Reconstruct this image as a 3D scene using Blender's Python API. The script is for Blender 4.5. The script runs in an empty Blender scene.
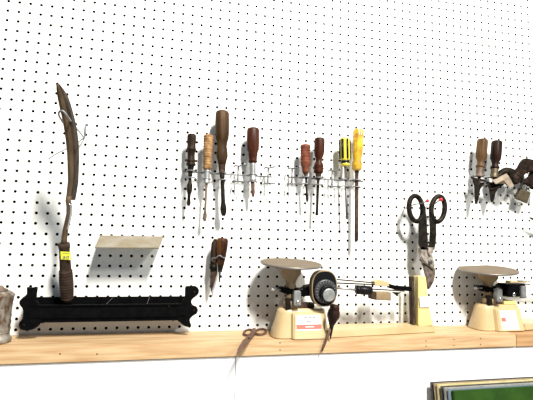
import bpy, bmesh, math, random
from mathutils import Vector, Matrix, Euler
random.seed(7)
scn = bpy.context.scene
COL = scn.collection
PI = math.pi
# ---------------------------------------------------------------- camera model (solved from the 1 inch hole grid)
OZ = 1.0745 + 0.75 - 0.6245 + 0.6245      # lifts the solved frame so that the ledge top lies at z = 1.0
CP = Vector((0.456678540, -1.08778657, -0.584128121 + OZ))
RR = Matrix(((0.97939552, -0.20067054, 0.02271004), (0.04131225, 0.08900457, -0.9951741), (0.19768083, 0.97560726, 0.09546083)))
F = 405.767793
TOP = -0.8245 + OZ                          # ledge top height
def at(x, y, d):
    """point on the sight line of pixel x, y that stands d metres in front of the board"""
    q = RR.transposed() @ Vector(((x - 266.5) / F, (y - 200) / F, 1))
    return CP + q * ((-d - CP.y) / q.y)
def px(n, p):
    return n * (RR @ (p - CP)).z / F
def proj(p):
    q = RR @ (p - CP)
    return 266.5 + F * q.x / q.z, 200 + F * q.y / q.z

# ---------------------------------------------------------------- materials
DARKEN = {'sleeve_yellow': .6, 'sleeve_grey': .5, 'sleeve_tan': .5, 'yellow_plastic': .75, 'old_brass': .5, 'pan_rim': .5, 'wood_dark': .3, 'wood_blackened': .25, 'wood_tan': .38, 'wood_olive': .22, 'wood_red': .24, 'wood_brick': .36, 'wood_amber': .4, 'wood_honey': .24, 'rusty_steel': .35, 'rusty_steel_light': .38, 'orange_rust': .4, 'dark_steel': .25, 'grey_steel': .35, 'old_blade': .5, 'leather_wrap': .32, 'pan_tan': .28, 'tan_enamel': .5, 'dusty_tin': .42, 'old_plated_tin': .38, 'black_iron': .2, 'black_plastic': .5, 'satin_silver': .7}
def mat(name, c, rough=0.6, metal=0.0, c2=None, scale=30.0, stretch=(1, 1, 1), bump=0.0, lo=0.35, hi=0.65, detail=4, trans=0.0, coat=0.0):
    k_ = DARKEN.get(name, 1); c = tuple(v * k_ for v in c); c2 = tuple(v * k_ for v in c2) if c2 else c2
    m = bpy.data.materials.new(name); m.use_nodes = True
    nt = m.node_tree; b = nt.nodes['Principled BSDF']
    b.inputs['Roughness'].default_value = rough; b.inputs['Metallic'].default_value = metal
    b.inputs['Base Color'].default_value = (*c, 1)
    if name.startswith('wd_') or name in ('rusty_steel', 'leather_wrap', 'old_blade', 'black_plastic', 'pan_tan', 'tan_enamel', 'dusty_tin', 'green_cover', 'old_plated_tin'): b.inputs['Specular IOR Level'].default_value = .10
    if name in ('black_iron', 'hardboard_core', 'old_blade_dark', 'dark_steel'): b.inputs['Specular IOR Level'].default_value = .04
    if trans: b.inputs['Transmission Weight'].default_value = trans
    if coat: b.inputs['Coat Weight'].default_value = coat
    if c2 or bump:
        tc = nt.nodes.new('ShaderNodeTexCoord'); mp = nt.nodes.new('ShaderNodeMapping'); mp.inputs['Scale'].default_value = stretch
        n = nt.nodes.new('ShaderNodeTexNoise'); n.inputs['Scale'].default_value = scale; n.inputs['Detail'].default_value = detail
        nt.links.new(tc.outputs['Object'], mp.inputs[0]); nt.links.new(mp.outputs[0], n.inputs['Vector'])
        if c2:
            r = nt.nodes.new('ShaderNodeValToRGB')
            r.color_ramp.elements[0].position = lo; r.color_ramp.elements[0].color = (*c, 1)
            r.color_ramp.elements[1].position = hi; r.color_ramp.elements[1].color = (*c2, 1)
            nt.links.new(n.outputs['Fac'], r.inputs[0]); nt.links.new(r.outputs[0], b.inputs['Base Color'])
        if bump:
            bp = nt.nodes.new('ShaderNodeBump'); bp.inputs['Strength'].default_value = bump; bp.inputs['Distance'].default_value = 0.001
            nt.links.new(n.outputs['Fac'], bp.inputs['Height']); nt.links.new(bp.outputs[0], b.inputs['Normal'])
    return m
M = {}
M['board'] = mat('board_white', (.74, .74, .71), .5, c2=(.79, .79, .75), scale=6, bump=.0)
M['hole'] = mat('hardboard_core', (.010, .008, .007), .95)
M['panel'] = mat('panel_white', (.86, .855, .84), .5, c2=(.93, .93, .92), scale=3, stretch=(1, 1, 12))
M['pine'] = mat('pine', (.37, .21, .09), .6, c2=(.51, .36, .20), scale=14, stretch=(.6, 6, 9), bump=.15, lo=.3, hi=.62, detail=6)
M['pine2'] = mat('pine_dark', (.30, .155, .065), .6, c2=(.44, .26, .12), scale=14, stretch=(.6, 6, 9), bump=.15, lo=.3, hi=.62, detail=6)
M['black'] = mat('black_iron', (.007, .007, .008), .5, c2=(.016, .016, .017), scale=60, bump=.1)
M['blackp'] = mat('black_plastic', (.012, .012, .013), .35)
M['steel'] = mat('steel_wire', (.17, .17, .18), .45, .5)
M['chrome'] = mat('chrome', (.62, .62, .62), .22, 1.0)
M['silver'] = mat('satin_silver', (.55, .56, .55), .42, .6, c2=(.36, .36, .35), scale=80)
M['rust'] = mat('rusty_steel', (.085, .05, .035), .65, .35, c2=(.20, .13, .09), scale=70, bump=.3)
M['rustl'] = mat('rusty_steel_light', (.22, .14, .09), .6, .35, c2=(.40, .30, .22), scale=70, bump=.3)
M['rusto'] = mat('orange_rust', (.20, .085, .045), .7, .2, c2=(.33, .17, .10), scale=90, bump=.3)
M['darksteel'] = mat('dark_steel', (.035, .03, .027), .5, .5, c2=(.10, .08, .06), scale=80, bump=.2)
M['greysteel'] = mat('grey_steel', (.20, .19, .18), .45, .7, c2=(.32, .30, .28), scale=80)
M['blade'] = mat('old_blade', (.13, .085, .05), .65, .2, c2=(.24, .165, .10), scale=40, stretch=(1, 1, .3), bump=.3)
M['bladedark'] = mat('old_blade_dark', (.022, .016, .012), .7, .2, c2=(.05, .035, .025), scale=40)
M['handle_knife'] = mat('leather_wrap', (.065, .04, .028), .7, c2=(.14, .09, .06), scale=60, bump=.4)
M['w_dark'] = mat('wd_dark', (.012, .007, .004), .5, c2=(.038, .021, .011), scale=55, stretch=(1, 1, .12), bump=.25, lo=.4, hi=.6)
M['w_black'] = mat('wd_black', (.008, .004, .003), .45, c2=(.026, .011, .007), scale=55, stretch=(1, 1, .12), bump=.25, lo=.4, hi=.6)
M['w_tan'] = mat('wd_tan', (.15, .075, .028), .5, c2=(.34, .20, .09), scale=80, bump=.3)
M['w_olive'] = mat('wd_olive', (.030, .016, .007), .5, c2=(.070, .037, .016), scale=55, stretch=(1, 1, .12), bump=.25, lo=.4, hi=.6)
M['w_red'] = mat('wd_red', (.032, .009, .005), .4, c2=(.075, .024, .012), scale=55, stretch=(1, 1, .12), bump=.25, lo=.4, hi=.6)
M['w_brick'] = mat('wd_brick', (.09, .026, .014), .45, c2=(.17, .055, .032), scale=60, bump=.2)
M['w_amber'] = mat('wd_amber', (.085, .032, .008), .4, c2=(.020, .009, .005), scale=55, stretch=(1, 1, .12), bump=.25, lo=.4, hi=.6)
M['w_honey'] = mat('wd_honey', (.055, .028, .010), .45, c2=(.10, .056, .024), scale=55, stretch=(1, 1, .12), bump=.25, lo=.4, hi=.6)
M['yellow'] = mat('yellow_plastic', (.80, .68, .06), .3, coat=.3)
M['amber'] = mat('amber_plastic', (.42, .20, .02), .2, c2=(.78, .55, .04), scale=45, trans=.25, coat=.5)
M['cream'] = mat('cream_enamel', (.43, .31, .155), .4, c2=(.52, .40, .22), scale=8, coat=.2)
M['creamy'] = mat('yellow_enamel', (.66, .55, .20), .4, coat=.2)
M['tanm'] = mat('tan_enamel', (.40, .28, .16), .5, c2=(.50, .37, .22), scale=40)
M['jawsteel'] = mat('worn_jaw_steel', (.12, .095, .075), .5, .3, c2=(.42, .37, .32), scale=90, bump=.2)
M['jawdark'] = mat('dark_jaw_steel', (.035, .022, .016), .5, .2, c2=(.17, .13, .105), scale=70, bump=.2)
M['pan'] = mat('pan_tan', (.46, .33, .20), .6, 0, c2=(.50, .40, .28), scale=40)
M['panrim'] = mat('pan_rim', (.36, .33, .30), .4, .5)
M['plate'] = mat('dusty_tin', (.46, .38, .25), .7, 0, c2=(.58, .52, .42), scale=28, bump=.15)
M['paper'] = mat('paper_white', (.78, .78, .78), .7)
M['crumple'] = mat('crumpled_paper', (.20, .155, .11), .8, c2=(.26, .21, .155), scale=60)
M['pink'] = mat('label_red', (.72, .12, .09), .6)
M['red'] = mat('red_vinyl', (.60, .02, .03), .35)
M['ink'] = mat('ink', (.10, .10, .11), .7)
M['lime'] = mat('price_yellow', (.88, .86, .04), .6)
M['tin'] = mat('old_plated_tin', (.20, .11, .06), .4, .3, c2=(.80, .74, .62), scale=70, stretch=(1, 1, .5), bump=.25)
M['green'] = mat('green_cover', (.014, .042, .006), .8, c2=(.020, .058, .008), scale=30)
M['s_black'] = mat('sleeve_black', (.03, .03, .03), .6)
M['s_yellow'] = mat('sleeve_yellow', (.62, .52, .20), .7, c2=(.72, .64, .34), scale=50)
M['s_grey'] = mat('sleeve_grey', (.32, .31, .28), .7, c2=(.46, .45, .41), scale=90)
M['s_tan'] = mat('sleeve_tan', (.42, .30, .17), .7, c2=(.55, .44, .28), scale=60)
M['s_blue'] = mat('sleeve_blue', (.10, .14, .17), .7)
M['plierm'] = mat('wd_scabbed_rust', (.004, .003, .002), .8, c2=(.022, .012, .008), scale=110, bump=1.0)
M['brass'] = mat('old_brass', (.13, .10, .055), .5, .5, c2=(.22, .17, .10), scale=60)
M['dialgrey'] = mat('dial_grey', (.035, .035, .038), .4, .2)
M['floorm'] = mat('concrete', (.42, .41, .39), .7, c2=(.5, .49, .47), scale=3)
M['light'] = bpy.data.materials.new('tube_light'); M['light'].use_nodes = True

# ---------------------------------------------------------------- mesh builder
class MB:
    def __init__(s): s.bm = bmesh.new()
    def ring(s, pts): return [s.bm.verts.new(p) for p in pts]
    def bridge(s, a, b, smooth=True):
        n = len(a)
        for i in range(n):
            f = s.bm.faces.new((a[i], a[(i + 1) % n], b[(i + 1) % n], b[i])); f.smooth = smooth
    def cap(s, a, rev=False):
        try: s.bm.faces.new(list(reversed(a)) if rev else a)
        except ValueError: pass
    def lathe(s, p0, p1, prof, n=20, flute=0, amp=0.0, rng=None):
        """prof: (t along p0-p1, radius); flute / amp: ridged cross section"""
        p0 = Vector(p0); p1 = Vector(p1); ax = (p1 - p0).normalized()
        u = ax.cross(Vector((0, 1, 0)));
        if u.length < .2: u = ax.cross(Vector((1, 0, 0)))
        u.normalize(); v = ax.cross(u)
        if flute: n = flute * 6
        prev = None
        for k, (t, r) in enumerate(prof):
            c = p0.lerp(p1, t); r = max(r, 1e-5); ring = []
            for i in range(n):
                a = 2 * PI * i / n
                rr = r
                if flute and (rng is None or rng[0] <= t <= rng[1]): rr = r * (1 - amp * (0.5 + 0.5 * math.cos(flute * a)) ** 3)
                ring.append(c + (u * math.cos(a) + v * math.sin(a)) * rr)
            ring = s.ring(ring)
            if prev: s.bridge(prev, ring)
            else: s.cap(ring, True)
            prev = ring
        s.cap(prev)
        return s
    def tube(s, pts, r, n=8, closed=False):
        pts = [Vector(p) for p in pts]; m = len(pts); rings = []
        up = None
        for i, p in enumerate(pts):
            if closed: t = (pts[(i + 1) % m] - pts[i - 1]).normalized()
            else: t = (pts[min(i + 1, m - 1)] - pts[max(i - 1, 0)]).normalized()
            if up is None:
                up = Vector((0, 0, 1)) if abs(t.z) < .8 else Vector((0, 1, 0))
            u = (up - t * up.dot(t)).normalized(); up = u
            v = t.cross(u); ri = r[i] if isinstance(r, (list, tuple)) else r
            rings.append(s.ring([p + (u * math.cos(2 * PI * k / n) + v * math.sin(2 * PI * k / n)) * ri for k in range(n)]))
        for a, b in zip(rings, rings[1:]): s.bridge(a, b)
        if closed: s.bridge(rings[-1], rings[0])
        else: s.cap(rings[0], True); s.cap(rings[-1])
        return s
    def prism(s, pts, vec, smooth=False):
        vec = Vector(vec); a = s.ring([Vector(p) for p in pts]); b = s.ring([Vector(p) + vec for p in pts])
        s.cap(a, True); s.cap(b); s.bridge(a, b, smooth); return s
    def box(s, c, size, rot=None):
        c = Vector(c); x, y, z = [k / 2 for k in size]
        R = Euler(rot).to_matrix() if rot else Matrix.Identity(3)
        g = lambda a, b, d: s.bm.verts.new(c + R @ Vector((a * x, b * y, d * z)))
        v = [g(-1, -1, -1), g(1, -1, -1), g(1, 1, -1), g(-1, 1, -1), g(-1, -1, 1), g(1, -1, 1), g(1, 1, 1), g(-1, 1, 1)]
        for q in ((0, 3, 2, 1), (4, 5, 6, 7), (0, 1, 5, 4), (1, 2, 6, 5), (2, 3, 7, 6), (3, 0, 4, 7)):
            s.bm.faces.new([v[i] for i in q])
        return s
    def loft(s, rings, smooth=True):
        rs = [s.ring([Vector(p) for p in r]) for r in rings]
        for a, b in zip(rs, rs[1:]): s.bridge(a, b, smooth)
        s.cap(rs[0], True); s.cap(rs[-1]); return s
    def sweep_strip(s, path, w, dvec):
        """flat strap following path (centres), half widths w, thickness vector dvec"""
        n = len(path); L = []; Rr = []
        nrm = Vector(dvec).normalized()
        for i in range(n):
            t = (Vector(path[min(i + 1, n - 1)]) - Vector(path[max(i - 1, 0)])).normalized()
            sd = t.cross(nrm).normalized() * w[i]
            L.append(Vector(path[i]) + sd); Rr.append(Vector(path[i]) - sd)
        dv = Vector(dvec); rings = [[L[i], Rr[i], Rr[i] + dv, L[i] + dv] for i in range(n)]
        return s.loft(rings, False)
    def bevel(s, w, seg=2):
        bmesh.ops.recalc_face_normals(s.bm, faces=s.bm.faces)
        es = [e for e in s.bm.edges if len(e.link_faces) == 2 and e.calc_face_angle(0) > .5]
        bmesh.ops.bevel(s.bm, geom=es, offset=w, segments=seg, affect='EDGES', clamp_overlap=True); return s
    def build(s, name, m, parent=None, origin=None):
        bmesh.ops.remove_doubles(s.bm, verts=s.bm.verts, dist=1e-6)
        bmesh.ops.recalc_face_normals(s.bm, faces=s.bm.faces)
        if parent is not None: o0 = world(parent)
        elif origin is not None: o0 = Vector(origin)
        else:
            vs = [v.co for v in s.bm.verts]
            o0 = Vector(((min(v.x for v in vs) + max(v.x for v in vs)) / 2, (min(v.y for v in vs) + max(v.y for v in vs)) / 2, min(v.z for v in vs)))
        bmesh.ops.translate(s.bm, verts=s.bm.verts, vec=-o0)
        me = bpy.data.meshes.new(name); s.bm.to_mesh(me); s.bm.free()
        o = bpy.data.objects.new(name, me); COL.objects.link(o)
        mm = m if isinstance(m, bpy.types.Material) else M[m]
        me.materials.append(mm)
        if parent is not None: o.parent = parent
        else: o.location = o0
        return o
def world(o):
    v = Vector((0, 0, 0))
    while o is not None: v = v + o.location; o = o.parent
    return v
def thing(name, label, cat, loc, group=None):
    o = bpy.data.objects.new(name, None); COL.objects.link(o); o.empty_display_size = .02
    o.location = loc; tag(o, label, cat, group); return o
def tag(o, label, cat, group=None):
    o['label'] = label; o['category'] = cat
    if group: o['group'] = group
    return o
def struct(o): o['kind'] = 'structure'; return o

# ---------------------------------------------------------------- pegboard wall with real holes
S = .0254
def pegboard():
    mb = MB(); bm = mb.bm; th = .006; r = .0037; n = 12
    c0, c1, r0, r1 = -16, 84, -14, 32
    grid = {}
    def gv(i, j):
        k = (i, j)
        if k not in grid: grid[k] = bm.verts.new(((c0 + i / 2 - .5) * S, 0, OZ - (r0 + j / 2 - .5) * S))
        return grid[k]
    for ci in range(c1 - c0 + 1):
        for rj in range(r1 - r0 + 1):
            cx = (c0 + ci) * S; cz = OZ - (r0 + rj) * S; i = ci * 2; j = rj * 2
            out = [gv(i + 2, j + 1), gv(i + 2, j), gv(i + 1, j), gv(i, j), gv(i, j + 1), gv(i, j + 2), gv(i + 1, j + 2), gv(i + 2, j + 2)]
            inn = []; back = []
            for k in range(n):
                a = 2 * PI * k / n
                inn.append(bm.verts.new((cx + r * math.cos(a), 0, cz + r * math.sin(a))))
                back.append(bm.verts.new((cx + r * math.cos(a), th, cz + r * math.sin(a))))
            # outer vertex k sits at angle 45k; inner at 30k
            for q in range(4):
                o0, o1, o2 = out[2 * q], out[2 * q + 1], out[(2 * q + 2) % 8]
                a, b, c, d = [inn[(3 * q + e) % n] for e in range(4)]
                bm.faces.new((o0, o1, b, a)); bm.faces.new((o1, c, b)); bm.faces.new((o1, o2, d, c))
            for k in range(n):
                f = bm.faces.new((inn[k], inn[(k + 1) % n], back[(k + 1) % n], back[k])); f.material_index = 1
    for f in bm.faces:
        f.normal_update()
    me = bpy.data.meshes.new('wall_back'); 
    for f in bm.faces:
        if f.material_index == 0 and f.normal.y > 0: f.normal_flip()
    bm.to_mesh(me); bm.free(); me.materials.append(M['board']); me.materials.append(M['hole'])
    o = bpy.data.objects.new('wall_back', me); COL.objects.link(o); struct(o)
    z1 = OZ - (r0 - .5) * S; z0 = OZ - (r1 + .5) * S; xa = (c0 - .5) * S; xb = (c1 + .5) * S
    b = MB().box(((xa + xb) / 2, .04, (z0 + z1) / 2), (xb - xa, .03, z1 - z0)).build('trim_1', 'hole'); struct(b)
    return xa, xb, z0, z1
XA, XB, ZB, ZT = pegboard()

# ledge: two planks butted together, front panels, seam
DS = .122; TH = .0335; XJ = at(516.5, 341, DS).x
def plank(x0, x1, m, zoff=0, dep=DS, g=True):
    mb = MB().box(((x0 + x1) / 2, -dep / 2 - .0005, TOP - TH / 2 + zoff), (x1 - x0 - .0012, dep - .001, TH)); mb.bevel(.0015)
    return mb.build('ledge_plank', m)
pl = plank(XA, XJ, 'pine'); tag(pl, 'long pale pine plank forming the ledge under the pegboard', 'plank', None)
pr = plank(XJ, XB, 'pine2', -.001, DS - .001); tag(pr, 'short darker plank continuing the ledge at the far right end', 'plank', None)
for x, y in ((426, 341), (426, 346), (454, 339.5), (454, 345.5), (480.5, 338.5), (280, 343), (280, 350), (480.5, 344.5), (60, 354), (97, 354)):
    p = at(x, y, DS); MB().lathe(p + Vector((0, .003, 0)), p + Vector((0, -.0006, 0)), [(0, .0016), (.8, .0018), (1, .0012)], 8).build('nail_head', 'darksteel', pl)
seam = at(235.5, 370, .115).x
for nm, x0, x1 in (('wall_front_left', XA, seam - .0009), ('wall_front_right', seam + .0009, XB)):
    struct(MB().box(((x0 + x1) / 2, -.105, (TOP - TH - .0022 + .0) / 2), (x1 - x0, .02, TOP - TH - .0022)).build(nm, 'panel'))
struct(MB().box(((XA + XB) / 2, -.05, (TOP - TH - .004) / 2), (XB - XA, .08, TOP - TH - .004)).build('trim_2', 'hole'))
struct(MB().box(((XA + XB) / 2, -1.8, -.02), (XB - XA + 1.6, 4.2, .04)).build('floor', 'floorm'))

# ---------------------------------------------------------------- wires
WR = .0016
def smooth_pts(pts, k=4):
    pts = [Vector(p) for p in pts]; out = []
    for i in range(len(pts) - 1):
        p0 = pts[max(i - 1, 0)]; p1 = pts[i]; p2 = pts[i + 1]; p3 = pts[min(i + 2, len(pts) - 1)]
        for j in range(k):
            t = j / k
            out.append(.5 * ((2 * p1) + (p2 - p0) * t + (2 * p0 - 5 * p1 + 4 * p2 - p3) * t * t + (3 * p1 - p0 - 3 * p2 + p3) * t ** 3))
    out.append(pts[-1]); return out

def rack(label, xl, xr, yl, yr, d, stations, open_stations):
    t = thing('tool_rack', label, 'rack', at((xl + xr) / 2, (yl + yr) / 2, 0), 'wire screwdriver racks on the pegboard')
    A = at(xl, yl, d); B = at(xr, yr, d); B.z = A.z + (B.z - A.z)
    MB().tube([A, B], .0021).build('rail', 'steel', t)
    for fr in (.08, .92):
        p = A.lerp(B, fr); MB().tube(smooth_pts([p, p + Vector((0, d - .004, 0)), Vector((p.x, .004, p.z)), Vector((p.x, .005, p.z + .01))]), .0014).build('peg', 'steel', t)
    for x, rr in stations:                        # ring pair round a tool
        for dy, db in ((-1, .0), (6, .0)):
            f = (x - xl) / (xr - xl); y = yl + (yr - yl) * f + dy
            c = at(x, y, d + .016); r = px(rr, c)
            pts = [Vector((c.x - r, -d, c.z))] + [Vector((c.x + r * math.cos(a), c.y + .0 - r * .95 * math.sin(a), c.z)) for a in [PI - PI * k / 10 for k in range(11)]] + [Vector((c.x + r, -d, c.z))]
            MB().tube(pts, .0016, 6).build('holder_ring', 'steel', t)
    for x in open_stations:                       # empty holders: open wire loops
        f = (x - xl) / (xr - xl); y = yl + (yr - yl) * f
        c = at(x, y, d); h = px(8.5, c); r = px(3.2, c)
        MB().tube([c + Vector((0, 0, h)), c + Vector((0, 0, -h * .85))], .0023, 6).build('upright', 'steel', t)
        for s, hh in ((1, h), (-1, -h * .85)):
            pts = [c + Vector((-r * 1.1, .008, hh)), c + Vector((-r * 1.2, -.006, hh)), c + Vector((-r * .4, -.012, hh)), c + Vector((0, 0, hh)), c + Vector((r * .4, -.012, hh)),
                   c + Vector((r * 1.2, -.016, hh + s * .001)), c + Vector((r * 1.5, -.03, hh + s * .003))]
            MB().tube(smooth_pts(pts), .0020, 6).build('holder_loop', 'steel', t)
    return t
D = .042
RK = D - .018
rack('steel wire tool rack on the left holding four screwdrivers, with two empty holders', 183, 272, 171.5, 177, RK, [(191, 4.4), (206.8, 3.6), (222.5, 3.4), (253, 4)], [238, 268])
rack('steel wire tool rack in the middle holding four screwdrivers, with two empty holders', 288, 363, 177, 181.5, RK, [(306, 3.4), (318.6, 4.2), (344.5, 3.8), (356.8, 4)], [292, 332])
rack('wire rack at far right under the wooden handled scrapers, mostly hidden', 472, 530, 176, 181, RK, [(480.5, 4), (495, 4)], [])

# ---------------------------------------------------------------- screwdrivers
def driver(name, label, cat, top, hend, fend, tip, hp, hm, fr, fm, shaft, sm, d=D, flute=0, amp=0, rng=None, group='screwdrivers and awls hanging on the pegboard', blade=None):
    """top, hend, fend, tip: pixels of handle top, handle end, ferrule end, tip; hp: (fraction, pixel radius)"""
    T = at(*top, d); H = at(*hend, d); Fe = at(*fend, d); P = at(*tip, d)
    t = thing(name, label, cat, P, group)
    k = px(1, T)
    MB().lathe(T, H, [(a, r * k) for a, r in hp], 20, flute, amp, rng).build('handle', hm, t)
    if fr: MB().lathe(H, Fe, [(0, fr[0] * k), (.08, fr[0] * k), (.5, (fr[0] + fr[1]) / 2 * k), (.85, fr[1] * k), (.9, fr[1] * 1.15 * k), (1, fr[1] * k)], 16).build('ferrule', fm, t)
    st = Fe if fr else H
    o = MB()
    rr = shaft
    o.lathe(st, P, [(a, r * k) for a, r in rr], 12)
    if blade:                                     # flatten the working end
        ax = (P - st); L = ax.length; axn = ax.normalized(); y = Vector((0, 1, 0))
        for v in o.bm.verts:
            tt = (v.co - st).dot(axn) / L
            if tt > blade:
                f = min(1, (tt - blade) / (1 - blade) * 2.2); c = st + axn * (tt * L)
                v.co.y = c.y + (v.co.y - c.y) * (1 - .8 * f)
    o.build('shaft', sm, t)
    return t
driver('screwdriver', 'short dark wood handled screwdriver, first on the left of the left wire rack', 'screwdriver', (191.8, 134), (190.8, 166), (190.2, 176), (188.5, 206),
       [(0, 2.5), (.02, 4), (.08, 4.6), (.2, 4.5), (.36, 4.2), (.45, 4.5), (.47, 4.9), (.5, 4.9), (.52, 3.9), (.7, 3.6), (.8, 3.9), (.82, 4.6), (.87, 4.6), (.89, 3.8), (.93, 4.8), (.98, 4.8), (1, 3.5)],
       'w_dark', (3.2, 2), 'darksteel', [(0, 1.6), (.2, 1.5), (.3, 2.8), (.5, 2.6), (.62, 1.6), (.75, 1.4), (.9, 2.0), (.97, 1.6), (1, .8)], 'darksteel', flute=10, amp=.08, rng=(.05, .4), blade=.65)
driver('screwdriver', 'screwdriver with a pale tan spiral wrapped handle and steel ferrule on the left rack', 'screwdriver', (208.6, 134.5), (207.2, 170), (206.6, 183.5), (204.6, 221.5),
       [(0, 2.5), (.02, 3.8)] + [(.05 + .07 * i + e, (5.1 - .06 * i) if e < .03 else 4.3 - .06 * i) for i in range(12) for e in (0, .025, .045)] + [(.9, 4.3), (.94, 4.6), (1, 3.2)],
       'w_tan', (2.9, 2.7), 'silver', [(0, 1.3), (.5, 1.1), (.72, 1.1), (.84, 2.0), (.95, 1.7), (1, 1)], 'rustl', blade=.75)
driver('screwdriver', 'largest screwdriver, with a long olive brown wooden handle and rusty spade tip', 'screwdriver', (222.3, 111), (222.0, 165), (222.2, 173), (223.6, 216),
       [(0, 4.5), (.015, 6), (.05, 6.9), (.2, 7.1), (.42, 7), (.52, 6.4), (.58, 5.2), (.66, 4.7), (.75, 5.4), (.84, 5.7), (.92, 4.6), (1, 3.6)],
       'w_olive', (3.6, 3), 'rust', [(0, 2.4), (.1, 2.5), (.15, 1.9), (.5, 2), (.68, 2.1), (.82, 3.2), (.92, 2.9), (1, 1.6)], 'darksteel', flute=8, amp=.05, rng=(.04, .48), blade=.68)
driver('screwdriver', 'stubby reddish wood handled screwdriver with bright ferrule between the empty holders of the left rack', 'screwdriver', (253.2, 128), (252.8, 163), (252.8, 181.5), (253.2, 197),
       [(0, 4), (.02, 5.6), (.07, 6.3), (.4, 6.4), (.62, 6), (.72, 4.6), (.76, 4.9), (.8, 4.4), (.92, 4.1), (.97, 4.6), (1, 3.4)],
       'w_red', (3, 3.1), 'silver', [(0, 1.8), (.3, 1.7), (.7, 1.9), (1, .9)], 'rusto', flute=8, amp=.04, rng=(.04, .6), blade=.6)
driver('screwdriver', 'small screwdriver with a brick red ribbed handle, first on the middle rack', 'screwdriver', (305.3, 144.5), (305.6, 173), (306, 177), (307.2, 202),
       [(0, 3), (.02, 4.6), (.06, 5.1)] + [(.1 + .1 * i + e, 5.1 if e < .04 else 4.7) for i in range(6) for e in (0, .035, .06)] + [(.74, 4.9), (.78, 3.6), (.92, 3.4), (1, 3)],
       'w_brick', (2.4, 1.8), 'rust', [(0, 1.2), (.6, 1.1), (.85, 1.5), (1, .8)], 'darksteel', blade=.75)
driver('screwdriver', 'screwdriver with glossy red brown waisted handle and long dark shaft on the middle rack', 'screwdriver', (319.6, 138), (318.4, 174), (318.2, 180), (316.8, 215.5),
       [(0, 3.5), (.02, 4.8), (.06, 5.2), (.38, 5.2), (.48, 4.6), (.58, 3.2), (.66, 3.1), (.72, 4.4), (.8, 4.8), (.83, 4.2), (.9, 4.9), (.96, 4.6), (1, 3)],
       'w_red', (3, 2.2), 'rust', [(0, 1.6), (.2, 1.4), (.9, 1.4), (.97, 1.7), (1, 1)], 'darksteel', flute=8, amp=.06, rng=(.04, .4), blade=.85)
ty = driver('screwdriver', 'yellow plastic handled screwdriver with black stripes on the middle rack', 'screwdriver', (344.6, 138), (345.2, 166.5), (345.3, 168), (347, 219.5),
       [(0, 3.6), (.03, 4.7), (.1, 5), (.74, 5), (.8, 4.2), (.84, 3.6), (.9, 4.6), (.96, 4.7), (1, 3)],
       'yellow', (1.6, 1.4), 'steel', [(0, 1.3), (.9, 1.2), (.95, 1.6), (1, .9)], 'greysteel', flute=6, amp=.12, rng=(.05, .76), blade=.9)
T = at(344.6, 138, D); H = at(345.2, 166.5, D); k = px(1, T)
for i in range(6):
    a = 2 * PI * (i + .15) / 6 - PI / 2; q = Vector((math.cos(a), math.sin(a), 0)) * 4.6 * k
    MB().tube([T.lerp(H, .06) + q * .98, T.lerp(H, .4) + q * 1.0, T.lerp(H, .74) + q * .98], 1.3 * k, 8).build('black_stripe', 'blackp', ty)['label'] = 'black stripe'
MB().lathe(T.lerp(H, .78), T.lerp(H, .9), [(0, 4.4 * k), (.5, 3.9 * k), (1, 4.75 * k)], 20).build('black_band', 'blackp', ty)['label'] = 'black band'
driver('screwdriver', 'long screwdriver with a translucent amber yellow plastic handle, last on the middle rack', 'screwdriver', (358.4, 129.3), (356.9, 171), (356.8, 173), (356.4, 241),
       [(0, 3.8), (.02, 5), (.06, 5.5), (.42, 5.5), (.55, 5.2), (.68, 4.4), (.76, 4.2), (.84, 5), (.95, 4.8), (1, 3.4)],
       'amber', (2.2, 2), 'rust', [(0, 1.9), (.97, 1.9), (1, 1.5)], 'rust', flute=8, amp=.10, rng=(.05, .6))
GW = 'wooden handled scrapers on the far right rack'
def scraper(label, top, hend, fend, m, fm, blade_px, hp):
    t = driver('scraper', label, 'scraper', top, hend, fend, blade_px[-1], hp, m, (3.4, 3.6), fm, [(0, 1.6), (.4, 1.2), (.9, .9), (1, .5)], 'darksteel', d=.045, flute=8, amp=.05, rng=(.04, .6), group=GW)
    L = blade_px[0]; Rr = blade_px[1]; tip = blade_px[2]
    pts = [at(*L, .048), at(*Rr, .048), at(Rr[0] - (Rr[0] - tip[0]) * .62, Rr[1] + 9, .048), at(tip[0] + 1, tip[1], .048), at(tip[0] - 1, tip[1], .048), at(L[0] + (tip[0] - L[0]) * .55, L[1] + 8, .048)]
    MB().prism(pts, (0, .004, 0)).bevel(.0006, 1).build('blade', 'darksteel', t)
    return t
hp = [(0, 3.4), (.02, 4.6), (.07, 5.1), (.45, 5.2), (.64, 4.9), (.76, 3.3), (.86, 3.0), (.93, 4.1), (.97, 4.2), (1, 3.4)]
scraper('honey coloured wood handled scraper with pointed dark blade at the far right', (482.7, 139.3), (480, 168), (479.3, 177), 'w_honey', 'rustl', ((472.2, 177), (487, 180), (476.7, 204)), hp)
scraper('dark brown wood handled scraper with olive ferrule beside the honey coloured one', (497, 141), (494.8, 169), (494, 178), 'w_black', 'brass', ((486, 181), (501, 184), (492.6, 202)), hp)

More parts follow.
